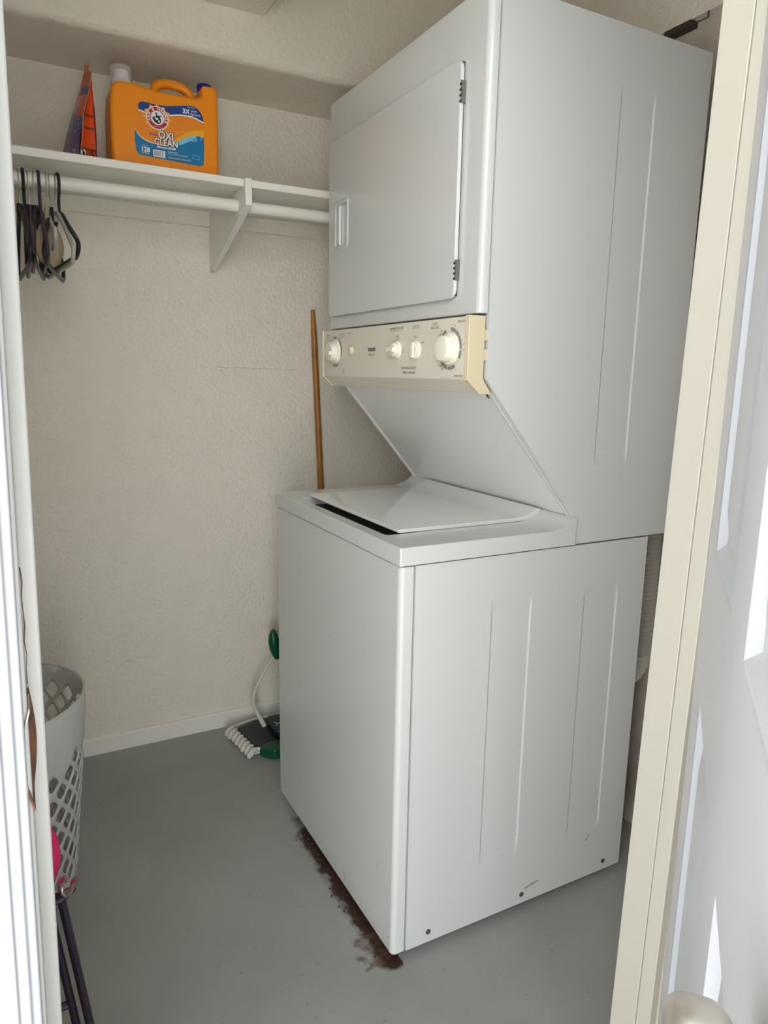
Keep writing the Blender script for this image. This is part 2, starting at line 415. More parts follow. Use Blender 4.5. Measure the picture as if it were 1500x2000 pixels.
kb = P0+ud*0.700+Vector((0, 0, 0.940))
kp = [(0.024, 0.0), (0.024, 0.002), (0.020, 0.005), (0.014, 0.007), (0.013, 0.012)]+[(0.013+0.0138*math.sin(PI/2*q/8), 0.012+0.012*(1-math.cos(PI/2*q/8))) for q in range(1, 9)]+[(0.0268, 0.030)]+[(0.0158+0.011*math.cos(PI/2*q/8), 0.031+0.011*math.sin(PI/2*q/8)) for q in range(1, 9)]+[(0.014, 0.0405), (0.001, 0.040)]
k = MB().lathe(kp, M['satin'], kb, nd, 64)
o = k.build('door_knob', door, angle=40); o['label'] = 'satin metal knob'
for zc in (0.25, 1.02, 1.80):
    h = MB(); q0 = Vector((HX-0.002, HY-0.004, zc-0.045))
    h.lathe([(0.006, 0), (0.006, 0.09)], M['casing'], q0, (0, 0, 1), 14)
    h.build('hinge', door)

# ================================================================== SHELF, ROD
sh = thing('closet_shelf', (-0.1, YB, 1.525), 'white wall shelf with triangular bracket holding detergent above the clothes rod', 'shelf')
MB().box((XL, 0.812, 1.699), (XR-0.03, YB, 1.719), M['trim']).build('shelf_board', sh, bevel=0.003)
MB().box((XL, YB-0.012, 1.655), (XR-0.03, YB, 1.699), M['wall']).build('cleat', sh, bevel=0.0015)
MB().prism([(YB-0.012, 1.525), (YB-0.012, 1.699), (0.810, 1.699), (0.810, 1.7185), (0.797, 1.7185), (0.797, 1.651)], -0.037, -0.018, YZ, M['trim']).build('bracket', sh, bevel=0.002)
rodz, rody, rodr = 1.662, 0.872, 0.0157
rod = MB().tube([(XL, rody, rodz), (XR-0.03, rody, rodz)], rodr, M['trim'], 28).build('clothes_rod')
tag(rod, 'white round clothes rod running through the shelf bracket', 'clothes rod')

# ================================================================== STACKED WASHER AND DRYER
LC = thing('stacked_washer_dryer', (0.33, 0.343, 0.0), 'white one-piece stacked washer and dryer with cream control panel', 'washer and dryer')
W = 0.686
EN = M['enamel']
DW, HS, HT, HD = 0.656, 0.869, 0.9045, 1.8905
# washer cabinet
ribs = [(0.2165, 0.322, 0.155, 0.775), (0.470, 0.573, 0.14, 0.768)]
sd = MB().plate([(0.0335, 0.018), (DW, 0.018), (DW, HS-0.003), (0.0335, HS-0.003)],
    [dict(rect=r, r=0.012, rings=[(0.004, 0.0020)], ky=6.0) for r in ribs], 0.01, lambda a, c, t: (a, t, c), EN)
wc = sd.build('washer_side_panel', LC, smooth=False)
MB().box((0.045, 0.004, 0.022), (DW-0.002, W, HS-0.004), EN).build('washer_cabinet', LC)
fp = [(0.0, W-0.006), (0.0, 0.012)]+arc2(0.011, 0.011, 0.011, 180, 270, 5)+[(0.0305, 0.0), (0.0305, W), (0.006, W)]
wf = MB().prism(fp, 0.018, HS-0.003, XY, EN).build('washer_front_panel', LC, bevel=0.0025)
# scuffs and chips in the paint
def stroke(mb, fn, pts, wd, m):
    for (a, c), (a2, c2) in zip(pts, pts[1:]):
        d = Vector((a2-a, c2-c)); n = Vector((-d.y, d.x)).normalized()*wd/2
        mb.add([fn(a+n.x, c+n.y), fn(a2+n.x*0.5, c2+n.y*0.5), fn(a2-n.x*0.5, c2-n.y*0.5), fn(a-n.x, c-n.y)], [(0, 1, 2, 3)], m)
def scuff(par, fn, pts, wd, m, name='scuff'):
    q = MB(); stroke(q, fn, pts, wd, m); return q.build(name, par, merge=True)
fr = lambda a, c: (-0.0004, a, c)
fs_ = lambda a, c: (a, -0.0004, c)
for pts, wd in (([(0.075, 0.190), (0.066, 0.168)], 0.0016), ([(0.052, 0.165), (0.038, 0.150), (0.022, 0.138)], 0.0014), ([(0.243, 0.060), (0.232, 0.036)], 0.003)): scuff(LC, fr, pts, wd, M['printgrey'])
for a, c in ((0.02, 0.052), (0.018, 0.085), (0.33, 0.62), (0.675, 0.032), (0.46, 0.53)): scuff(LC, fr, [(a, c), (a-0.003, c-0.001)], 0.003, M['print'], 'paint_chip')
for pts, wd in (([(0.352, 0.0535), (0.37, 0.0572), (0.394, 0.061)], 0.0045), ([(0.535, 0.118), (0.545, 0.134)], 0.004)): scuff(LC, fs_, pts, wd, M['printgrey'])
for a, c in ((0.0887, 0.043), (0.343, 0.041), (0.599, 0.042)):
    MB().lathe([(0.0062, -0.0005), (0.0058, 0.0014), (0.0035, 0.002)], M['screw'], (a, 0, c), (0, -1, 0), 16).build('screw', LC)
# washer top with finger slot, raised rear curb
def tmap(a, c, t): return (a, c, HT-t)
tp = MB().plate([(-0.004, -0.004), (0.4315, -0.004), (0.4315, W+0.003), (-0.004, W+0.003)],
    [dict(rect=(0.0245, 0.1100, 0.1072, 0.580), r=0.011, rings=[(0.001, 0.003), (0.002, 0.022)])], HT-HS, tmap, EN, M['darkgap'])  # slot floor coloured dark to give the shade under the lid
top = tp.build('washer_top', LC, bevel=0.003, seg=3)
curb = lambda y0, y1: MB().prism([(0.352, HT-0.002)]+[(0.375, HT+0.0015), (0.396, HT+0.006), (0.412, HT+0.013), (0.421, HT+0.0235), (0.4315, HT+0.0235), (0.4315, HT-0.002)], y0, y1, XZ, EN)
for y0, y1 in ((-0.0035, 0.1045), (0.5855, W+0.0025)): curb(y0, y1).build('curb', top, angle=50)
lp = [(0.052, 0.9062), (0.052, 0.9105), (0.057, 0.913), (0.345, 0.913), (0.372, 0.9145), (0.394, 0.9195), (0.408, 0.927), (0.418, 0.931), (0.424, 0.930), (0.424, 0.905), (0.06, 0.905)]
MB().prism(lp, 0.1065, 0.5835, XZ, M['lid']).build('lid', LC, bevel=0.0015, seg=2)
# dryer cabinet: side profile with the slanted back splash
XS = 0.178
prof = [(XS, HD), (0.719, HD), (0.719, 0.8695), (0.4335, 0.8695), (0.4335, 0.922), (0.425, 0.929), (XS, 1.2165)]
dr = [(0.4695, 0.565, 1.035, 1.79)]
dsd = MB().plate(prof, [dict(rect=(0.4695, 0.565, 1.035, 1.79), r=0.012, rings=[(0.004, 0.0020)], ky=7.0)], 0.012, lambda a, c, t: (a, t, c), EN)
dsd.build('dryer_side_panel', LC, smooth=False)
prof2 = [(XS+0.014, HD-0.001), (0.718, HD-0.001), (0.718, 0.8705), (0.446, 0.8705), (0.446, 0.929), (XS+0.014, 1.2265)]
MB().prism(prof2, 0.004, W, XZ, EN).build('dryer_cabinet', LC)
# slanted splash panel between its two flanges
sl0, sl1 = Vector((0.1995, 1.1915)), Vector((0.4275, 0.9265))
nn = Vector((sl1.y-sl0.y, -(sl1.x-sl0.x))).normalized()          # outward (towards the room)
q = [sl0, sl1, sl1-nn*0.012, sl0-nn*0.012]
MB().prism([tuple(p-nn*0.002) for p in q], 0.0265, W-0.0145, XZ, M['lid']).build('splash_panel', LC, bevel=0.001)
for y0, y1 in ((0.0150, 0.0258), (W-0.0137, W-0.003)):
    MB().prism([tuple(p+nn*0.0022) for p in q], y0, y1, XZ, EN).build('flange', LC, bevel=0.0015)
MB().lathe([(0.0055, -0.0045), (0.0053, -0.0025), (0.0035, -0.0018)], M['screw'], (0.2075+nn.x*0.0012, 0.0345, 1.1822+nn.y*0.0012), (nn.x, 0, nn.y), 14).build('screw', LC)
# dryer front
XF = 0.154
fp = [(XF, W-0.006), (XF, 0.012)]+[(a, c) for a, c in arc2(XF+0.011, 0.011, 0.011, 180, 270, 5)]+[(0.1755, 0.0), (0.1755, W), (XF+0.006, W)]
MB().prism(fp, 1.3375, HD, XY, EN).build('dryer_front_panel', LC, bevel=0.0025)
def ddmap(a, c, t): return (0.1425+t, a, c)
dp = MB().plate(rrect(0.0715, 0.664, 1.369, 1.790, 0.018), [dict(rect=(0.545, 0.627, 1.528, 1.646), r=0.012, rings=[(0.003, -0.003), (0.010, -0.003), (0.013, 0.0058)])], 0.0075, ddmap, EN)
dd = dp.build('dryer_door', LC, bevel=0.0015, angle=40)
MB().box((0.1495, 0.075, 1.374), (XF+0.001, 0.660, 1.786), M['darkgap']).build('door_gap_shade', dd)  # dark block behind the door, coloured as the shade in its gap
hb = MB().box((0.1405, 0.5985, 1.540), (0.1475, 0.6165, 1.634), EN); hb.build('door_handle', dd, bevel=0.001)
for zc in (1.733, 1.421):
    h = MB().box((0.1432, 0.0690, zc-0.019), (0.1535, 0.0755, zc+0.019), M['screw'])
    for i in range(4): h.box((0.1425, 0.0683, zc-0.018+i*0.0095), (0.1445, 0.0745, zc-0.014+i*0.0095), M['darkgap'])
    h.build('hinge', dd)
# control panel
XP = 0.137
cp = [(XP, 1.332), (XP, 1.2155), (0.165, 1.1905), (0.1965, 1.1905), (0.1745, 1.2175), (0.1745, 1.332)]
pan = MB().prism(cp, 0.012, W-0.001, XZ, M['panelface']).build('control_panel', LC, bevel=0.001)
ec = [(XP-0.0035, 1.3335), (XP-0.0035, 1.2145), (0.1635, 1.1885), (0.1925, 1.1885), (0.1705, 1.2165), (0.1705, 1.3335)]
for y0, y1 in ((0.0, 0.0135), (W-0.004, W+0.003)):
    o = MB().prism(ec, y0, y1, XZ, M['cream']).build('end_cap', pan, bevel=0.0012); o['label'] = 'aged cream end cap'
tb = MB()
for z in (1.298, 1.262): tb.box((0.169, 0.0005, z-0.010), (XS+0.001, 0.008, z+0.010), M['cream'])
tb.build('mounting_tab', pan)
pm = lambda a, c: (XP-0.0005, -a, c)          # panel lettering: u runs towards -y
lg = MB(); D, G = M['print'], M['printgrey']
def flush(name):
    global lg
    lg.build(name, pan, smooth=False, merge=False); lg = MB()
T = lambda s, y, z, size, m=D, **kw: put_text(lg, s, size, pm, -y, z, m, **kw)
T('FRIGIDAIRE', 0.400, 1.2785, 0.0105, sx=0.74, spacing=0.96, bold=0.0004)
T('HEAVY DUTY', 0.400, 1.2665, 0.0072, sx=0.75)
flush('brand_lettering')
T('EXTRA LARGE CAPACITY', 0.226, 1.2365, 0.0074, shear=0.2, sx=0.78); T('2 SPEED SUSPENSION', 0.226, 1.2265, 0.0074, shear=0.2, sx=0.82)
flush('capacity_lettering')
T('WASH/RINSE TEMPERATURE', 0.283, 1.3215, 0.0062, sx=0.8); stroke(lg, pm, [(-0.312, 1.317), (-0.254, 1.317)], 0.0006, D); flush('temperature_heading'); T('WARM', 0.277, 1.3045, 0.0052); T('COLD', 0.277, 1.2990, 0.0052); flush('temperature_legend'); T('HOT', 0.2505, 1.276, 0.0052); T('COLD', 0.2505, 1.2705, 0.0052)
flush('temperature_legend')
T('LOAD SIZE', 0.198, 1.3215, 0.0062, sx=0.9); T('MED', 0.198, 1.3005, 0.0052); T('LARGE', 0.171, 1.288, 0.0052)
stroke(lg, pm, [(-0.215, 1.317), (-0.180, 1.317)], 0.0006, D); flush('load_size_legend')
def arcband(yc, zc, r0, r1, a0, a1, m, n=12):
    vs = []
    for i in range(n+1):
        t = math.radians(a0+(a1-a0)*i/n)
        for r in (r0, r1): vs.append(pm(-yc+r*math.cos(t), zc+r*math.sin(t)))
    lg.add(vs, [(2*i, 2*i+1, 2*i+3, 2*i+2) for i in range(n)], m)
T('KNITS', 0.1245, 1.323, 0.0066); T('DELICATE', 0.1245, 1.3155, 0.0066); T('REGULAR', 0.0305, 1.3235, 0.0062, sx=0.9); T('PERM PRESS', 0.0345, 1.2215, 0.0064, sx=0.9)
T('12', 0.100, 1.309, 0.0052); T('10', 0.104, 1.301, 0.0052); T('OFF', 0.0203, 1.281, 0.0044, sx=0.85); T('SPIN', 0.0203, 1.270, 0.0044, sx=0.85); T('RINSE', 0.098, 1.241, 0.0048); T('OFF', 0.092, 1.235, 0.0048)
T('14', 0.066, 1.3185, 0.0046); T('12', 0.052, 1.3160, 0.0046); T('8', 0.0400, 1.3100, 0.0046); T('6', 0.057, 1.229, 0.005); T('4', 0.046, 1.2335, 0.005)
stroke(lg, pm, [(-0.098, 1.2185), (-0.052, 1.2185)], 0.0008, G)
for a0, a1 in ((60, 88), (40, 58), (-2, 38), (-30, -6), (-100, -60), (-140, -103), (115, 150)): arcband(0.067, 1.2735, 0.0335, 0.0405, a0, a1, G)
for i in range(14): arcband(0.067, 1.2735, 0.0325, 0.0385, 70-i*11, 71.5-i*11, D, 1)
flush('cycle_legend')
T('TIMED', 0.652, 1.3195, 0.0058); T('DRY', 0.652, 1.3130, 0.0052); flush('timer_heading'); T('AUTOMATIC', 0.566, 1.3195, 0.0056); T('DRY', 0.566, 1.3130, 0.0052)
flush('timer_heading')
T('AIR', 0.557, 1.2325, 0.0054); T('FLUFF', 0.557, 1.2265, 0.0054); flush('timer_footing')
T('OFF', 0.618, 1.316, 0.005); T('MORE', 0.585, 1.309, 0.0045); T('DRY', 0.577, 1.299, 0.0045); T('LESS', 0.574, 1.285, 0.0045)
for a0, a1 in ((-115, -60), (80, 110), (-20, 50)): arcband(0.606, 1.2775, 0.0335, 0.038, a0, a1, G)
for i in range(10): arcband(0.606, 1.2775, 0.035, 0.0395, 60-i*16, 62-i*16, D, 1)
flush('timer_legend')
T('START', 0.522, 1.3205, 0.0056); flush('start_lettering')
def dial(name, y, z, r, grip, length, ang, label=None):
    kr = MB()
    kr.lathe([(r, 0.0), (r, 0.003), (r*0.96, 0.006), (r*0.86, 0.0065)], M['knob'], (XP, y, z), (-1, 0, 0), 36)
    o = kr.build('skirt', None, angle=40)
    km = MB().lathe([(r*0.82, 0.006), (r*0.80, length*0.55), (r*0.74, length*0.7), (0.001, length*0.76)] if grip else [(r*0.84, 0.006), (r*0.80, length*0.8), (r*0.72, length*0.95), (r*0.5, length), (0.001, length*1.01)], M['knob'], (XP, y, z), (-1, 0, 0), 36)
    if grip:
        c, s = math.cos(ang), math.sin(ang)
        poly = [(-r*0.80, -0.0055), (-r*0.2, -0.0038), (r*0.2, -0.0038), (r*0.80, -0.0055), (r*0.80, 0.0055), (r*0.2, 0.0038), (-r*0.2, 0.0038), (-r*0.80, 0.0055)]
        km.prism(poly, 0.006, length, lambda a, q, t: (XP-t, y+a*c-q*s, z+a*s+q*c), M['knob'])
    k = km.build(name, pan, bevel=0.0015 if grip else 0.0, angle=40)
    o.parent = k
    return k
dial('timer_knob', 0.606, 1.2775, 0.0300, True, 0.030, math.radians(10))
dial('temperature_knob', 0.277, 1.2755, 0.0180, True, 0.022, math.radians(0))
dial('load_size_knob', 0.197, 1.2735, 0.0195, True, 0.012, math.radians(92))
dial('cycle_knob', 0.067, 1.2735, 0.0310, False, 0.024, 0)
MB().lathe([(0.0105, 0), (0.0105, 0.006), (0.009, 0.009), (0.001, 0.0095)], M['cream'], (XP, 0.509, 1.2795), (-1, 0, 0), 24).build('push_button', pan, angle=40)
# screws feet
for x in (0.05, 0.61):
    for y in (0.05, 0.63): MB().lathe([(0.018, 0.0), (0.018, 0.012), (0.008, 0.014), (0.008, 0.024)], M['black'], (x, y, 0), (0, 0, 1), 14).build('foot', LC)
# crumbs of rust swept against the washer's foot
fl = MB()
for i in range(60):
    y = random.uniform(0.0, 0.5); x = -abs(random.gauss(0, 0.014))+0.002; s = random.uniform(0.0012, 0.004)
    a = random.uniform(0, PI); h = s*0.4
    pts = [(x+s*math.cos(a+2*PI*k/5)*random.uniform(.6, 1), y+s*math.sin(a+2*PI*k/5)*random.uniform(.6, 1)) for k in range(5)]
    fl.prism(pts, 0.0, h, XY, M['flake'])
tag(fl.build('rust_flakes', smooth=False, merge=False), 'brown rust flakes scattered on the floor along the washer front', 'rust flakes', kind='stuff')

# ================================================================== BEHIND THE WASHER
path = []; rr = []
n = 150
for i in range(n+1):
    t = i/n*0.46
    if t < 0.34: p = (0.777, 0.127, 0.862-t)
    else:
        a = (t-0.34)/0.085; p = (0.777-0.01*(1-math.cos(a)), 0.127+0.085*(1-math.cos(a)), 0.522-0.085*math.sin(a))
    path.append(p); rr.append((0.0507 if i % 2 else 0.0440)+0.0012*math.sin(i*1.7))
vd = MB().tube(path, rr, M['foil'], 28)
tag(vd.build('vent_duct', smooth=True, angle=25), 'crinkled silver foil vent duct between the washer back and the wall', 'vent duct')
mb_ = MB().box((XR-0.026, 0.140, 2.0125), (XR-0.001, 0.215, 2.0262), M['darkgap']); mb_.box((XR-0.026, 0.0945, 2.0125), (XR-0.022, 0.142, 2.0142), M['darkgap'])
mb_.box((XR-0.026, 0.0935, 2.0125), (XR-0.022, 0.0960, 2.0262), M['darkgap'])
tag(mb_.build('metal_bracket', bevel=0.0008), 'dark metal bracket under the plaster edge above the dryer corner', 'bracket')

# wooden pole leaning behind the washer
pp = [Vector((0.352, 1.105, 0.0)).lerp(Vector((0.2985, 1.150, 1.428)), i/20) for i in range(21)]
pr = [0.0108]*18+[0.0105, 0.0098, 0.0070]
tag(MB().tube(pp, pr, M['wood'], 20).build('broom_handle'), 'brown varnished wooden pole leaning on the back wall behind the washer', 'pole')

# mop on the floor in the gap between washer and back wall
mp = thing('floor_mop', (0.09, 1.02, 0.0), 'green and white flat mop lying on the floor behind the washer', 'mop')
MB().prism([(-0.012, 1.075), (0.003, 0.938), (0.05, 0.905), (0.30, 0.915), (0.30, 1.085), (0.06, 1.105)], 0.018, 0.032, XY, M['mopdark']).build('mop_plate', mp, bevel=0.005, seg=3)
rim = [(0.30, 1.100, 0.028), (0.16, 1.112, 0.028), (0.06, 1.116, 0.028), (-0.005, 1.100, 0.028), (-0.022, 1.080, 0.028), (-0.008, 0.935, 0.028), (0.006, 0.920, 0.028), (0.045, 0.905, 0.03)]
MB().tube(smooth3(rim, 4), 0.006, M['mopwhite'], 12).build('rim', mp)
fr_ = MB()
for i in range(8):
    t = i/7; bx = -0.030+0.022*t; by = 1.088-0.172*t
    dx, dy = -0.012+random.uniform(-.003, .003), -0.003
    P = smooth3([(bx+0.014, by+0.002, 0.029, 0.004), (bx+0.008, by+0.001, 0.0285, 0.0085), (bx, by, 0.026, 0.0098), (bx+dx*0.8, by+dy, 0.017, 0.0102), (bx+dx, by+dy*1.3, 0.0105, 0.0088), (bx+dx*0.95, by+dy*1.3, 0.006, 0.004)])
    fr_.tube([p[:3] for p in P], [p[3] for p in P], M['mopwhite'], 14)
o = fr_.build('fringe', mp); o['kind'] = 'stuff'
MB().box((-0.02, 0.925, 0.004), (0.29, 1.085, 0.016), M['mopwhite']).build('mop_pad', mp, bevel=0.005)
MB().prism([(0.012, 0.912), (0.05, 0.872), (0.29, 0.862), (0.29, 0.93), (0.055, 0.935)], 0.003, 0.036, XY, M['mopgreen']).build('squeegee_edge', mp, bevel=0.006, seg=3)
cl = MB().box((0.085, 0.945, 0.032), (0.24, 1.06, 0.062), M['mopdark'])
cl.build('clamp', mp, bevel=0.01, seg=3)
lg2 = MB()
for a in (0, 2.1, 4.2): lg2.prism([(0.103+0.018*math.cos(a), 0.99+0.018*math.sin(a)), (0.103+0.004*math.cos(a+1), 0.99+0.004*math.sin(a+1)), (0.103+0.004*math.cos(a-1), 0.99+0.004*math.sin(a-1))], 0.0622, 0.0632, XY, M['lightblue'])
lg2.build('emblem', mp, merge=False)
sp = [(0.075, 1.045, 0.034), (0.063, 1.047, 0.06), (0.050, 1.05, 0.09), (0.040, 1.05, 0.125), (0.043, 1.05, 0.160), (0.060, 1.05, 0.195), (0.085, 1.05, 0.235), (0.112, 1.05, 0.275)]
sq = smooth3([p+(r,) for p, r in zip(sp, [0.0085, 0.008, 0.0075, 0.0065, 0.0055, 0.005, 0.0045, 0.0045])])
MB().tube([p[:3] for p in sq], [p[3] for p in sq], M['mopwhite'], 14).build('strap', mp)
gp = [(0.126, 1.05, 0.268), (0.122, 1.05, 0.285), (0.117, 1.05, 0.31), (0.114, 1.05, 0.335), (0.112, 1.05, 0.358), (0.113, 1.05, 0.372)]
gq = smooth3([p+(r,) for p, r in zip(gp, [0.008, 0.014, 0.018, 0.018, 0.013, 0.005])])
MB().tube([p[:3] for p in gq], [p[3] for p in gq], M['mopgreen'], 20).build('grip', mp)

# ================================================================== THINGS ON THE SHELF
SZ = 1.7193
bt = thing('detergent_bottle', (-0.21, 0.94, SZ), 'large orange laundry detergent bottle with blue label and handle on the shelf', 'detergent bottle')
OR = M['orange']
body = [(-0.338, SZ), (-0.092, SZ), (-0.080, 1.735), (-0.079, 1.845), (-0.079, 1.925), (-0.081, 1.951), (-0.121, 1.9495), (-0.121, 1.920), (-0.140, 1.9165), (-0.19, 1.9155), (-0.24, 1.9165), (-0.287, 1.924), (-0.330, 1.923), (-0.344, 1.908), (-0.349, 1.85), (-0.349, 1.735)]
MB().prism(body, 0.884, 0.990, XZ, OR).build('bottle_body', bt, bevel=0.016, seg=5)
hp = [(-0.2335, 0.937, 1.905), (-0.2335, 0.937, 1.925), (-0.230, 0.937, 1.940), (-0.220, 0.937, 1.950), (-0.205, 0.937, 1.953), (-0.18, 0.937, 1.9535), (-0.155, 0.937, 1.950), (-0.142, 0.937, 1.942), (-0.134, 0.937, 1.928), (-0.130, 0.937, 1.905)]
hq = [Vector(p) for p in hp]
hq = [hp[0]]+[tuple(0.25*hq[i-1][d]+0.5*hq[i][d]+0.25*hq[i+1][d] for d in range(3)) for i in range(1, len(hq)-1)]+[hp[-1]]
MB().tube([tuple(a) for a in hq], [0.0125, 0.012, 0.012, 0.012, 0.012, 0.012, 0.012, 0.012, 0.0125, 0.013], OR, 18).build('handle', bt)
o = MB().lathe([(0.0185, 0), (0.0185, 0.004), (0.0195, 0.006), (0.0195, 0.017), (0.018, 0.0195), (0.001, 0.020)], M['capblue'], (-0.1005, 0.937, 1.9475), (0, 0, 1), 28).build('vent_cap', bt, angle=40)
sp_ = MB().lathe([(0.0235, 0), (0.0235, 0.014), (0.021, 0.018), (0.0165, 0.020), (0.0165, 0.038), (0.015, 0.0405), (0.001, 0.041)], M['white'], (-0.310, 0.937, 1.921), (0, 0, 1), 28)
sp_.build('spout', bt, angle=40)
cup = MB().lathe([(0.0275, 0.0), (0.0255, 0.046), (0.024, 0.048), (0.0005, 0.048), (0.0005, 0.0465), (0.0235, 0.0465), (0.0245, 0.0455), (0.0263, 0.0)], M['clear'], (-0.310, 0.937, 1.9225), (0, 0, 1), 32, cap=False)
cup.build('dosing_cup', bt, angle=40)
lb = MB()
def lay(poly, k, m): lb.add([(a, 0.8835-0.00035*k, c) for a, c in poly], [list(range(len(poly)))], m)
LF = lambda k: (lambda a, c: (a, 0.8835-0.00035*k, c))
def smooth2(pts, n=6):
    out = []
    for i in range(len(pts)-1):
        p0 = pts[max(i-1, 0)]; p1 = pts[i]; p2 = pts[i+1]; p3 = pts[min(i+2, len(pts)-1)]
        for q in range(n):
            t = q/n
            out.append(tuple(0.5*((2*p1[d])+(-p0[d]+p2[d])*t+(2*p0[d]-5*p1[d]+4*p2[d]-p3[d])*t*t+(-p0[d]+3*p1[d]-3*p2[d]+p3[d])*t**3) for d in (0, 1)))
    return out+[pts[-1]]
Ltop = smooth2([(-0.282, 1.864), (-0.281, 1.876), (-0.272, 1.8825), (-0.242, 1.881), (-0.207, 1.883), (-0.169, 1.891), (-0.144, 1.893), (-0.129, 1.885), (-0.121, 1.872), (-0.118, 1.860)])
Lmid = smooth2([(-0.118, 1.860), (-0.149, 1.869), (-0.180, 1.868), (-0.206, 1.863), (-0.236, 1.860), (-0.263, 1.860), (-0.282, 1.864)])
Lfull = Ltop+[(-0.1185, 1.80), (-0.121, 1.757), (-0.128, 1.7515), (-0.145, 1.7515), (-0.284, 1.757), (-0.291, 1.766), (-0.2935, 1.791), (-0.2925, 1.816), (-0.286, 1.842)]
lay(Lfull, 0, M['labelorange'])
lay(Ltop+Lmid[1:-1], 1, M['navy'])
wave = [(a, c-0.0035) for a, c in Lmid]
lay(Lmid+wave[::-1], 1, M['white'])
teal_e = smooth2([(-0.2925, 1.816), (-0.287, 1.806), (-0.275, 1.796), (-0.254, 1.789), (-0.220, 1.789), (-0.192, 1.800), (-0.166, 1.815), (-0.143, 1.823), (-0.1185, 1.823)])
yl = [(a, c+0.004+0.012*max(0, (a+0.22)/0.1)) for a, c in teal_e]
lay(teal_e+yl[::-1], 1, M['yellow'])
lay(teal_e+[(-0.1185, 1.80), (-0.121, 1.757), (-0.128, 1.7515), (-0.145, 1.7515), (-0.284, 1.757), (-0.291, 1.766), (-0.2935, 1.791)], 1, M['teal'])
seg_ = [p for p in teal_e if -0.205 < p[0] < -0.135]
lay(seg_+[(a, c-0.013*math.sin(PI*min(1, max(0, (a+0.205)/0.075)))) for a, c in seg_[::-1]], 2, M['lightblue'])
thin = [(a, c+0.0015) for a, c in teal_e[:26]]
lay(teal_e[:26]+thin[::-1], 2, M['white'])
def disc(u, v, r, k, m, n=28, sx=1.0): lay([(u+r*sx*math.cos(2*PI*i/n), v+r*math.sin(2*PI*i/n)) for i in range(n)], k, m)
cx, cz = -0.236, 1.850
ray_ = []
for i in range(24):
    r = 0.029 if i % 2 else 0.036
    ray_.append((cx+r*math.cos(2*PI*i/24), cz+r*0.9*math.sin(2*PI*i/24)))
lay(ray_, 1.5, M['yellow'])
disc(cx, cz, 0.0275, 2, M['white']); disc(cx, cz, 0.0255, 3, M['red']); disc(cx, cz, 0.0168, 4, M['white']); 
txt = 'ARM & HAMMER'
for i, ch in enumerate(txt):
    a = math.radians(198-i*(216/(len(txt)-1)))
    if ch == ' ': continue
    put_text(lb, ch, 0.0092, LF(4), cx+0.0211*math.cos(a), cz+0.0211*math.sin(a), M['white'], rot=a-PI/2, bold=0.0003)
put_text(lb, 'THE STANDARD OF PURITY', 0.0023, LF(4), cx, cz-0.0205, M['white'], sx=0.85)
# flexed arm holding a hammer
E_ = lambda pts, k=5: lay([(cx+a*0.0148, cz+c*0.0148) for a, c in pts], k, M['ink'])
E_(smooth2([(-0.90, 0.02), (-0.72, -0.42), (-0.35, -0.80), (0.18, -0.92), (0.55, -0.66), (0.58, -0.25), (0.42, 0.10), (0.36, 0.36), (0.08, 0.40), (0.02, 0.10), (0.10, -0.18), (0.02, -0.38), (-0.28, -0.30), (-0.55, 0.10)], 4))
E_([(-0.60, 0.12), (0.72, 0.42), (0.72, 0.30), (-0.58, 0.00)], 5.3); E_([(-0.34, 0.80), (-0.12, 0.84), (0.05, 0.02), (-0.20, -0.04)], 5.6)
disc(cx+0.0035, cz-0.0078, 0.0026, 6, M['white'])
put_text(lb, 'plus', 0.0120, LF(3), -0.2475, 1.8115, M['navy'], shear=0.2)
for s, u, v, sz in (('OXI', -0.2165, 1.8105, 0.0245), ('CLEAN', -0.2165, 1.7935, 0.0215)):
    put_text(lb, s, sz, LF(3), u+0.0006, v-0.0004, M['ink'], sx=0.88, bold=0.0022)
    put_text(lb, s, sz, LF(4.5), u, v, M['white'], sx=0.88, bold=0.0006)
lay(rrect(-0.240, -0.193, 1.7805, 1.7865, 0.0025), 3, M['white']); put_text(lb, 'stain fighters', 0.0062, LF(4), -0.2165, 1.7837, M['ink'], shear=0.2)
put_text(lb, '3X', 0.0150, LF(3), -0.1635, 1.8775, M['white'], bold=0.0006); put_text(lb, 'stain', 0.0085, LF(3), -0.1435, 1.8815, M['white'], shear=0.15); put_text(lb, 'fighters', 0.0085, LF(3), -0.1400, 1.8735, M['white'], shear=0.15)
put_text(lb, 'WITH TRIPLE', 0.0034, LF(3), -0.150, 1.8885, M['white'])

put_text(lb, '128', 0.0150, LF(3), -0.2690, 1.7710, M['white'], bold=0.0006)
put_text(lb, 'LOADS', 0.0058, LF(3), -0.2690, 1.7625, M['white']); put_text(lb, 'CLEAN', 0.0040, LF(3), -0.2695, 1.7800, M['white'])
lay([(-0.250, 1.7585), (-0.220, 1.7575), (-0.220, 1.7740), (-0.250, 1.7745)], 3, M['white'])
x = -0.247
while x < -0.224:
    wd = random.choice((0.0007, 0.0012, 0.0018)); lay([(x, 1.7605), (x+wd, 1.7605), (x+wd, 1.7725), (x, 1.7725)], 4, M['ink']); x += wd+random.choice((0.0008, 0.0014))
put_text(lb, 'DETERGENT', 0.0044, LF(3), -0.2125, 1.7735, M['white'], align='LEFT'); put_text(lb, 'LIQUID LAUNDRY CONCENTRATE', 0.0032, LF(3), -0.2125, 1.7690, M['white'], align='LEFT'); put_text(lb, '166.5 FL OZ (1.3 GAL) 4.92 L', 0.0050, LF(3), -0.2145, 1.7605, M['white'], align='LEFT')
lay(rrect(-0.151, -0.131, 1.7665, 1.7755, 0.004), 3, M['lightblue']); lay(rrect(-0.1502, -0.1318, 1.7673, 1.7747, 0.0035), 4, M['teal'])
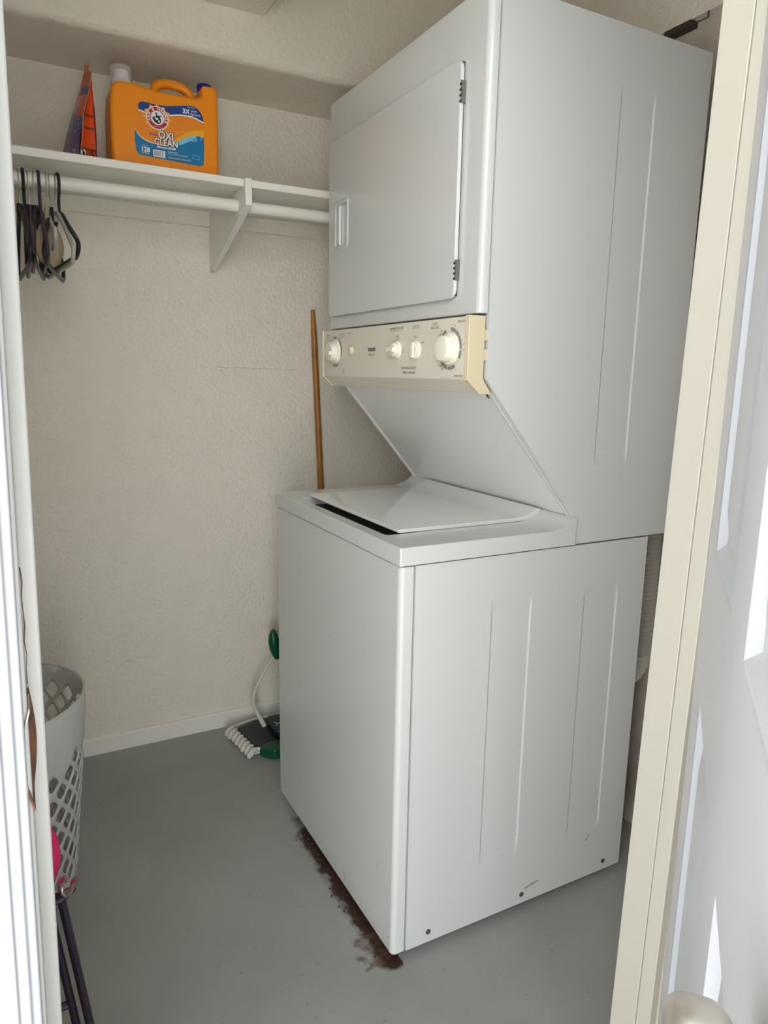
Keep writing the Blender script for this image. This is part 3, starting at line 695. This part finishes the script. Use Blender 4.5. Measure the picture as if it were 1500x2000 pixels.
for i in range(16):
    t = random.random(); disc(-0.180+0.06*t+random.uniform(-.003, .003), 1.806+0.016*t+random.uniform(-.006, .004), random.uniform(.0012, .0034), 3+0.08*i, M['lightblue'], 12)
for i in range(14):
    t = random.random(); disc(-0.19+0.065*t, 1.822+0.018*t+random.uniform(-.008, .006), random.uniform(.0008, .0022), 2.3+0.05*i, M['yellow'], 10)
o = lb.build('front_label', bt, smooth=False, merge=False); o['label'] = 'orange, blue and teal printed label'

# ------- stand-up pouch beside the bottle
bgp = thing('detergent_pouch', (-0.41, 0.96, SZ), 'purple and orange stand-up pouch next to the detergent bottle', 'pouch')
FN, BN, FF, BF = Vector((-0.428, 0.893, SZ)), Vector((-0.383, 0.910, SZ)), Vector((-0.462, 1.035, SZ)), Vector((-0.408, 1.045, SZ))
TN, TF = Vector((-0.382, 0.930, 1.944)), Vector((-0.388, 1.010, 1.972))
def side(a, c, d, e, n, bulge, nrm):
    """grid patch between edge a->c (bottom) and d->e (top)"""
    vs = []
    for i in range(n+1):
        for k in range(n+1):
            s, t = k/n, i/n; p = (a.lerp(c, s)).lerp(d.lerp(e, s), t)
            vs.append(p+nrm*bulge*math.sin(PI*min(t*1.25, 1))*math.sin(PI*(0.15+0.7*s)))
    return vs
def patch(mb, vs, n, pick):
    for i in range(n):
        for k in range(n):
            q = (i*(n+1)+k, i*(n+1)+k+1, (i+1)*(n+1)+k+1, (i+1)*(n+1)+k)
            mb.add([vs[x] for x in q], [(0, 1, 2, 3)], pick((i+.5)/n, (k+.5)/n))
n = 44; nf = Vector((-0.97, -0.24, 0.1))
pb = MB()
front = side(FN, FF, TN, TF, n, 0.010, nf)
def pf(t, s):
    if t > 0.76 and t < 0.84 and s < 0.75: return M['navy']
    lim = 0.50+0.10*s
    if t < lim: return M['bagpurple']
    if t < lim+0.12 and s > 0.55: return M['greypl']
    return M['bagorange']
patch(pb, front, n, pf)
back = side(BN, BF, TN, TF, n, 0.006, Vector((1, 0, 0))); patch(pb, back, n, lambda t, s: M['bagorange'])
mid_n = TN-(TN-((FN+BN)/2))*0.28
gus = []; 
for i in range(n+1):
    for k in range(n+1):
        t, s = i/n, k/n
        a = FN.lerp(TN, t); c = BN.lerp(TN, t)
        fold = 0.008*math.sin(PI*s)*(t)*(1-t)*3
        gus.append(a.lerp(c, s)+Vector((0, fold, 0)))
def pg(t, s):
    if abs(t-0.54) < 0.012 or abs(t-0.17) < 0.008 or abs(t-0.40) < 0.008: return M['rust']
    return M['bagorange']
patch(pb, gus, n, pg)
pb.add([FN, BN, BF, FF], [(0, 1, 2, 3)], M['bagpurple'])
patch(pb, side(FF, BF, TF, TF, n, 0, nf), n, lambda t, s: M['bagorange'])
pb.build('pouch_body', bgp, angle=60)
sl = MB(); sl.tube([FN+Vector((-.001, -.001, 0.002))]+[FN.lerp(TN, t)+Vector((-0.0012+0.003*math.sin(9*t), -0.001, 0)) for t in (0.15, 0.3, 0.45, 0.6, 0.75, 0.9, 1.0)], 0.0012, M['beige'], 6)
sl.build('side_seal', bgp)
tl = MB(); up_ = Vector((0, 0, 1))
tl.prism([(0.930, 1.940), (1.010, 1.968), (1.006, 1.986), (0.985, 1.974), (0.945, 1.962), (0.926, 1.968)], -0.3885, -0.3875, YZ, M['bagorange']); tl.build('torn_top', bgp)
ex = (BN-FN).normalized(); gn = ex.cross(up_).normalized(); gn = gn if gn.y < 0 else -gn
gbase = FN.lerp(BN, 0.5)
def gm(a, c): 
    t = c/0.225; p = FN.lerp(TN, t).lerp(BN.lerp(TN, t), 0.5+a/(0.048*(1-t))); return tuple(p+gn*0.0012)
for u in (-0.0125, 0.0115):
    pr_ = MB()
    pr_.add([gm(u+0.0085*math.cos(2*PI*i/20), 0.027+0.011*math.sin(2*PI*i/20)) for i in range(20)], [list(range(20))], M['ink'] if u > 0 else M['rust'])
    g2 = lambda a, c: tuple(Vector(gm(a, c))+gn*0.0004)
    pr_.add([g2(u+0.0065*math.cos(2*PI*i/20), 0.027+0.0085*math.sin(2*PI*i/20)) for i in range(20)], [list(range(20))], M['white'] if u < 0 else M['bagorange'])
    g3 = lambda a, c: tuple(Vector(gm(a, c))+gn*0.0008)
    pr_.add([g3(u-0.006, 0.034), g3(u-0.004, 0.036), g3(u+0.006, 0.020), g3(u+0.004, 0.018)], [(0, 1, 2, 3)], M['ink'])
    pr_.add([g3(u-0.002, 0.031), g3(u+0.003, 0.029), g3(u+0.002, 0.022), g3(u-0.003, 0.021)], [(0, 1, 2, 3)], M['ink'])
    pr_.build('warning_pictogram', bgp, smooth=False, merge=False)
def fm(a, c): # front face: a runs from near edge to far edge
    t = c/0.225; p = FN.lerp(FF, a).lerp(TN.lerp(TF, a), t); return tuple(p+nf*(0.0015+0.010*math.sin(PI*min(t*1.25, 1))*math.sin(PI*(0.15+0.7*a))))
pr_ = MB()
put_text(pr_, '20', 0.020, lambda a, c: fm(0.22-a*6.0, c), 0, 0.030, M['white']); put_text(pr_, 'COUNT', 0.007, lambda a, c: fm(0.26-a*6.0, c), 0, 0.018, M['white'])
pr_.build('count_lettering', bgp, smooth=False, merge=False)
for u, v in ((0.62, 0.095), (0.22, 0.088)):
    pr_ = MB()
    pr_.add([fm(u+0.12*math.cos(2*PI*i/16), v+0.011*math.sin(2*PI*i/16)) for i in range(16)]+[fm(u+0.09*math.cos(2*PI*i/16), v+0.0085*math.sin(2*PI*i/16)) for i in range(16)], [(i, (i+1) % 16, 16+(i+1) % 16, 16+i) for i in range(16)], M['lightblue'])
    pr_.build('ring_mark', bgp, smooth=False, merge=False)
pr_ = MB(); stroke(pr_, fm, [(0.15, 0.107), (0.75, 0.112)], 0.002, M['lightblue']); pr_.build('rule_mark', bgp, smooth=False, merge=False)

# ================================================================== HANGERS ON THE ROD
def hanger(x, phi, style, label, drop=0.222, half=0.19, tilt=0.0):
    """style: ('plastic'|'velvet'|'wire', body material)"""
    kind, bm_ = style
    root = thing('clothes_hanger', (x, rody, rodz), label, 'hanger', 'clothes hangers on the rod')
    c, s = math.cos(phi), math.sin(phi)
    def L(a, z, off=0.0): return (x-a*s+off*c, rody+a*c+off*s, rodz+z)
    Rr = rodr+(0.0042 if kind == 'plastic' else 0.0022)
    hr = 0.0038 if kind == 'plastic' else 0.0016
    hook = [L(Rr*math.cos(math.radians(a)), Rr*math.sin(math.radians(a))) for a in range(-35, 181, 12)]
    hook += [L(-Rr*0.98, -0.010), L(-Rr*0.7, -0.024), L(-Rr*0.2, -0.036), L(0, -0.048), L(0, -0.076)]
    hm = bm_ if kind == 'plastic' else M['chrome']
    MB().tube(hook, hr, hm, 8).build('hook', root)
    b = MB(); ax = Vector((c, s, 0))
    top = -0.070
    if kind == 'wire':
        pts = [(0, top), (0.03, top-0.008), (half*0.9, -0.17), (half, -0.19), (half*0.96, -drop+0.012), (half*0.8, -drop), (-half*0.8, -drop), (-half*0.96, -drop+0.012), (-half, -0.19), (-half*0.9, -0.17), (-0.03, top-0.008)]
        b.tube([L(a, z) for a, z in pts], 0.0016, M['chrome'], 8, closed=True)
        b.tube([L(0, -0.05, 0.002*((-1)**i)) if False else L(0, -0.048-0.004*i, 0.0018*math.cos(i*1.6)) for i in range(8)], 0.0016, M['chrome'], 6)
    else:
        r = 0.0058 if kind == 'plastic' else 0.0056
        arm = smooth2([(0, top), (0.035, top-0.010), (0.10, -0.115), (half*0.92, -drop*0.80), (half, -drop*0.88), (half*0.97, -drop+0.010), (half*0.85, -drop)], 4)
        arm = arm+[(-a, z) for a, z in arm[::-1]]
        b.tube([L(a, z) for a, z in arm[:-1]], r, bm_, 8, closed=True, flat=(ax, 0.85))
    b.build('frame', root, angle=60)
    if kind == 'velvet':
        nk = MB().tube([L(0, top+0.012), L(0, top-0.004), L(0, top-0.020)], [0.0065, 0.008, 0.006], bm_, 10); nk.build('neck', root)
    return root
BK, PU, GR = M['black'], M['purpleh'], M['greypl']
rad = math.radians
hanger(-0.566, rad(2), ('velvet', BK), 'black slim hanger nearest the door jamb, with silver hook', 0.212)
hanger(-0.555, rad(-1), ('plastic', BK), 'thick black plastic hanger second from the door jamb', 0.205)
hanger(-0.545, rad(-2), ('velvet', PU), 'dark purple hanger with silver hook between two black ones', 0.192)
hanger(-0.5325, rad(-6), ('velvet', BK), 'black wide-shouldered hanger with silver hook left of the purple plastic one', 0.208)
hanger(-0.5215, rad(-1), ('plastic', PU), 'thick purple plastic hanger in the middle of the bunch', 0.203)
hanger(-0.5065, rad(0), ('velvet', GR), 'pale grey hanger with silver hook beside the purple plastic one', 0.168)
hanger(-0.4975, rad(-10), ('velvet', BK), 'black hanger with silver hook left of the beige pouch', 0.210)
hanger(-0.4885, rad(5), ('velvet', GR), 'pale grey hanger looping around the beige pouch', 0.204)
hanger(-0.4805, rad(6), ('plastic', BK), 'thick black plastic hanger at the right end of the bunch', 0.190)
pc = thing('cloth_pouch', (-0.512, 0.80, 1.46), 'small beige gathered pouch hanging inside the hangers', 'pouch')
pv = MB()
prof = [(0.002, 0.160), (0.0035, 0.128), (0.007, 0.108), (0.019, 0.095), (0.027, 0.075), (0.0305, 0.055), (0.029, 0.035), (0.022, 0.016), (0.011, 0.006), (0.002, 0.003)]
seg = 40; vs = []
for r, h in prof:
    for k in range(seg):
        a = 2*PI*k/seg; q = r*(1+0.05*math.cos(7*a)); vs.append((-0.513+q*math.cos(a), 0.80+q*0.7*math.sin(a), 1.452+h))
fs = []
for i in range(len(prof)-1):
    for k in range(seg): fs.append((i*seg+k, i*seg+(k+1) % seg, (i+1)*seg+(k+1) % seg, (i+1)*seg+k))
fs.append(list(range(seg))); pv.add(vs, fs, M['beige']); pv.build('pouch_body', pc, angle=60)
MB().tube([(-0.513+0.0085*math.cos(2*PI*i/16), 0.80+0.0065*math.sin(2*PI*i/16), 1.5615) for i in range(16)], 0.0018, M['beige'], 6, closed=True).build('drawstring', pc)

# ================================================================== LEFT CORNER: BASKET AND FOLDED STOOL
bk = thing('laundry_basket', (-0.738, 0.615, 0), 'tall grey plastic laundry basket with diamond holes behind the door jamb', 'laundry basket')
BC = Vector((-0.738, 0.615)); BH = 0.485
def br(z): return 0.178+0.045*min(1, z/0.43)
def bmap(u, z): a = u/0.21; r = br(z); return (BC.x+r*math.cos(a), BC.y+r*math.sin(a), z)
NW = 25; wl = 2*PI*0.21/NW; hl = 0.060; z0, z1 = 0.0, BH
bs = MB(); BM = M['basket']
def ztop(ang):
    d = math.degrees(ang) % 360
    if d > 180: d -= 360
    if d > 10: return 0.446
    if d > -60: return 0.432-0.062*(10-d)/60
    if d > -120: return 0.36
    return 0.446
rows = int((z1-z0)/hl*2)+1
for jn in range(rows+1):
    zc = z0+jn*hl/2
    for i in range(NW):
        uc = (i+(0.5 if jn % 2 else 0))*wl
        outer = []; inner = []
        cs = [(wl/2, 0), (0, hl/2), (-wl/2, 0), (0, -hl/2)]
        for e in range(4):
            a, c = cs[e], cs[(e+1) % 4]
            for q in range(4): outer.append((a[0]+(c[0]-a[0])*q/4, a[1]+(c[1]-a[1])*q/4))
        for e in range(16):
            t = 2*PI*e/16; p = 1.3; ca, sa = abs(math.cos(t)), abs(math.sin(t))
            rr_ = (ca**p+sa**p)**(-1/p); k = 0.64
            inner.append((k*wl/2*rr_*math.cos(t), k*hl/2*rr_*math.sin(t)))
        cl = lambda z: max(z0, min(z1, z))
        if all(cl(zc+d[1]) in (z0, z1) for d in outer): continue
        O = [bmap(uc+a, cl(zc+d)) for a, d in outer]
        hole = zc-hl*0.36 > 0.035 and zc+hl*0.36 < min(z1, ztop(uc/0.21))
        if hole:
            I = [bmap(uc+a, zc+d) for a, d in inner]
            bs.add(O+I, [(q, (q+1) % 16, 16+(q+1) % 16, 16+q) for q in range(16)], BM)
        else: bs.add(O, [list(range(16))], BM)
o = bs.build('basket_wall', bk, angle=60)
sm = o.modifiers.new('thick', 'SOLIDIFY'); sm.thickness = 0.003; sm.offset = 0
MB().tube([bmap(2*PI*0.21*i/60, BH) for i in range(60)], 0.003, BM, 8, closed=True).build('rim', bk)
MB().lathe([(0.177, 0.004), (0.177, 0.010)], BM, (BC.x, BC.y, 0), (0, 0, 1), 60).build('base', bk)

sl_ = thing('folding_stool', (-0.735, 0.03, 0), 'folded stool with pink padded seat and dark purple legs beside the door jamb', 'stool')
PK = MB()
for_v = []; nu, nv = 28, 14
for i in range(nv+1):
    a = PI*i/nv
    for k in range(nu):
        c = 2*PI*k/nu
        f = lambda v, p: math.copysign(abs(v)**p, v)
        q = f(math.sin(a), 0.6)     # round cushion standing on edge, its axis along y
        for_v.append((-0.735+0.128*q*math.cos(c), 0.082+0.024*f(math.cos(a), 0.8), 0.415+0.128*q*math.sin(c)))
PK.add(for_v, [(i*nu+k, i*nu+(k+1) % nu, (i+1)*nu+(k+1) % nu, (i+1)*nu+k) for i in range(nv) for k in range(nu)], M['pink'])
PK.build('seat', sl_, angle=70)
MB().tube([(-0.86, 0.045, 0.352), (-0.70, 0.045, 0.352), (-0.65, 0.045, 0.352), (-0.612, 0.045, 0.356), (-0.592, 0.045, 0.366)], [0.012, 0.012, 0.013, 0.012, 0.006], M['purple'], 12, flat=(Vector((0, 0, 1)), 0.6)).build('seat_frame', sl_)
MB().tube([(-0.604, 0.032, 0.398), (-0.612, 0.032, 0.392), (-0.613, 0.032, 0.376), (-0.607, 0.032, 0.368), (-0.598, 0.032, 0.372), (-0.594, 0.032, 0.384), (-0.588, 0.032, 0.390)], 0.0042, M['chrome'], 8, flat=(Vector((0, 1, 0)), 2.2)).build('clip', sl_)
for nm, a, c, r in (('leg', (-0.613, 0.05, 0.350), (-0.572, 0.03, 0.0), 0.0070), ('leg', (-0.633, 0.05, 0.345), (-0.592, 0.03, 0.0), 0.0068), ('leg', (-0.855, 0.05, 0.350), (-0.895, 0.03, 0.0), 0.0070)):
    MB().tube([Vector(a).lerp(Vector(c), i/6) for i in range(7)], r, M['purple'], 12, flat=(Vector((0, 1, 0)), 1.5)).build(nm, sl_)
MB().tube([(-0.610, 0.040, 0.150), (-0.877, 0.040, 0.150)], 0.007, M['purple'], 10).build('crossbar', sl_)
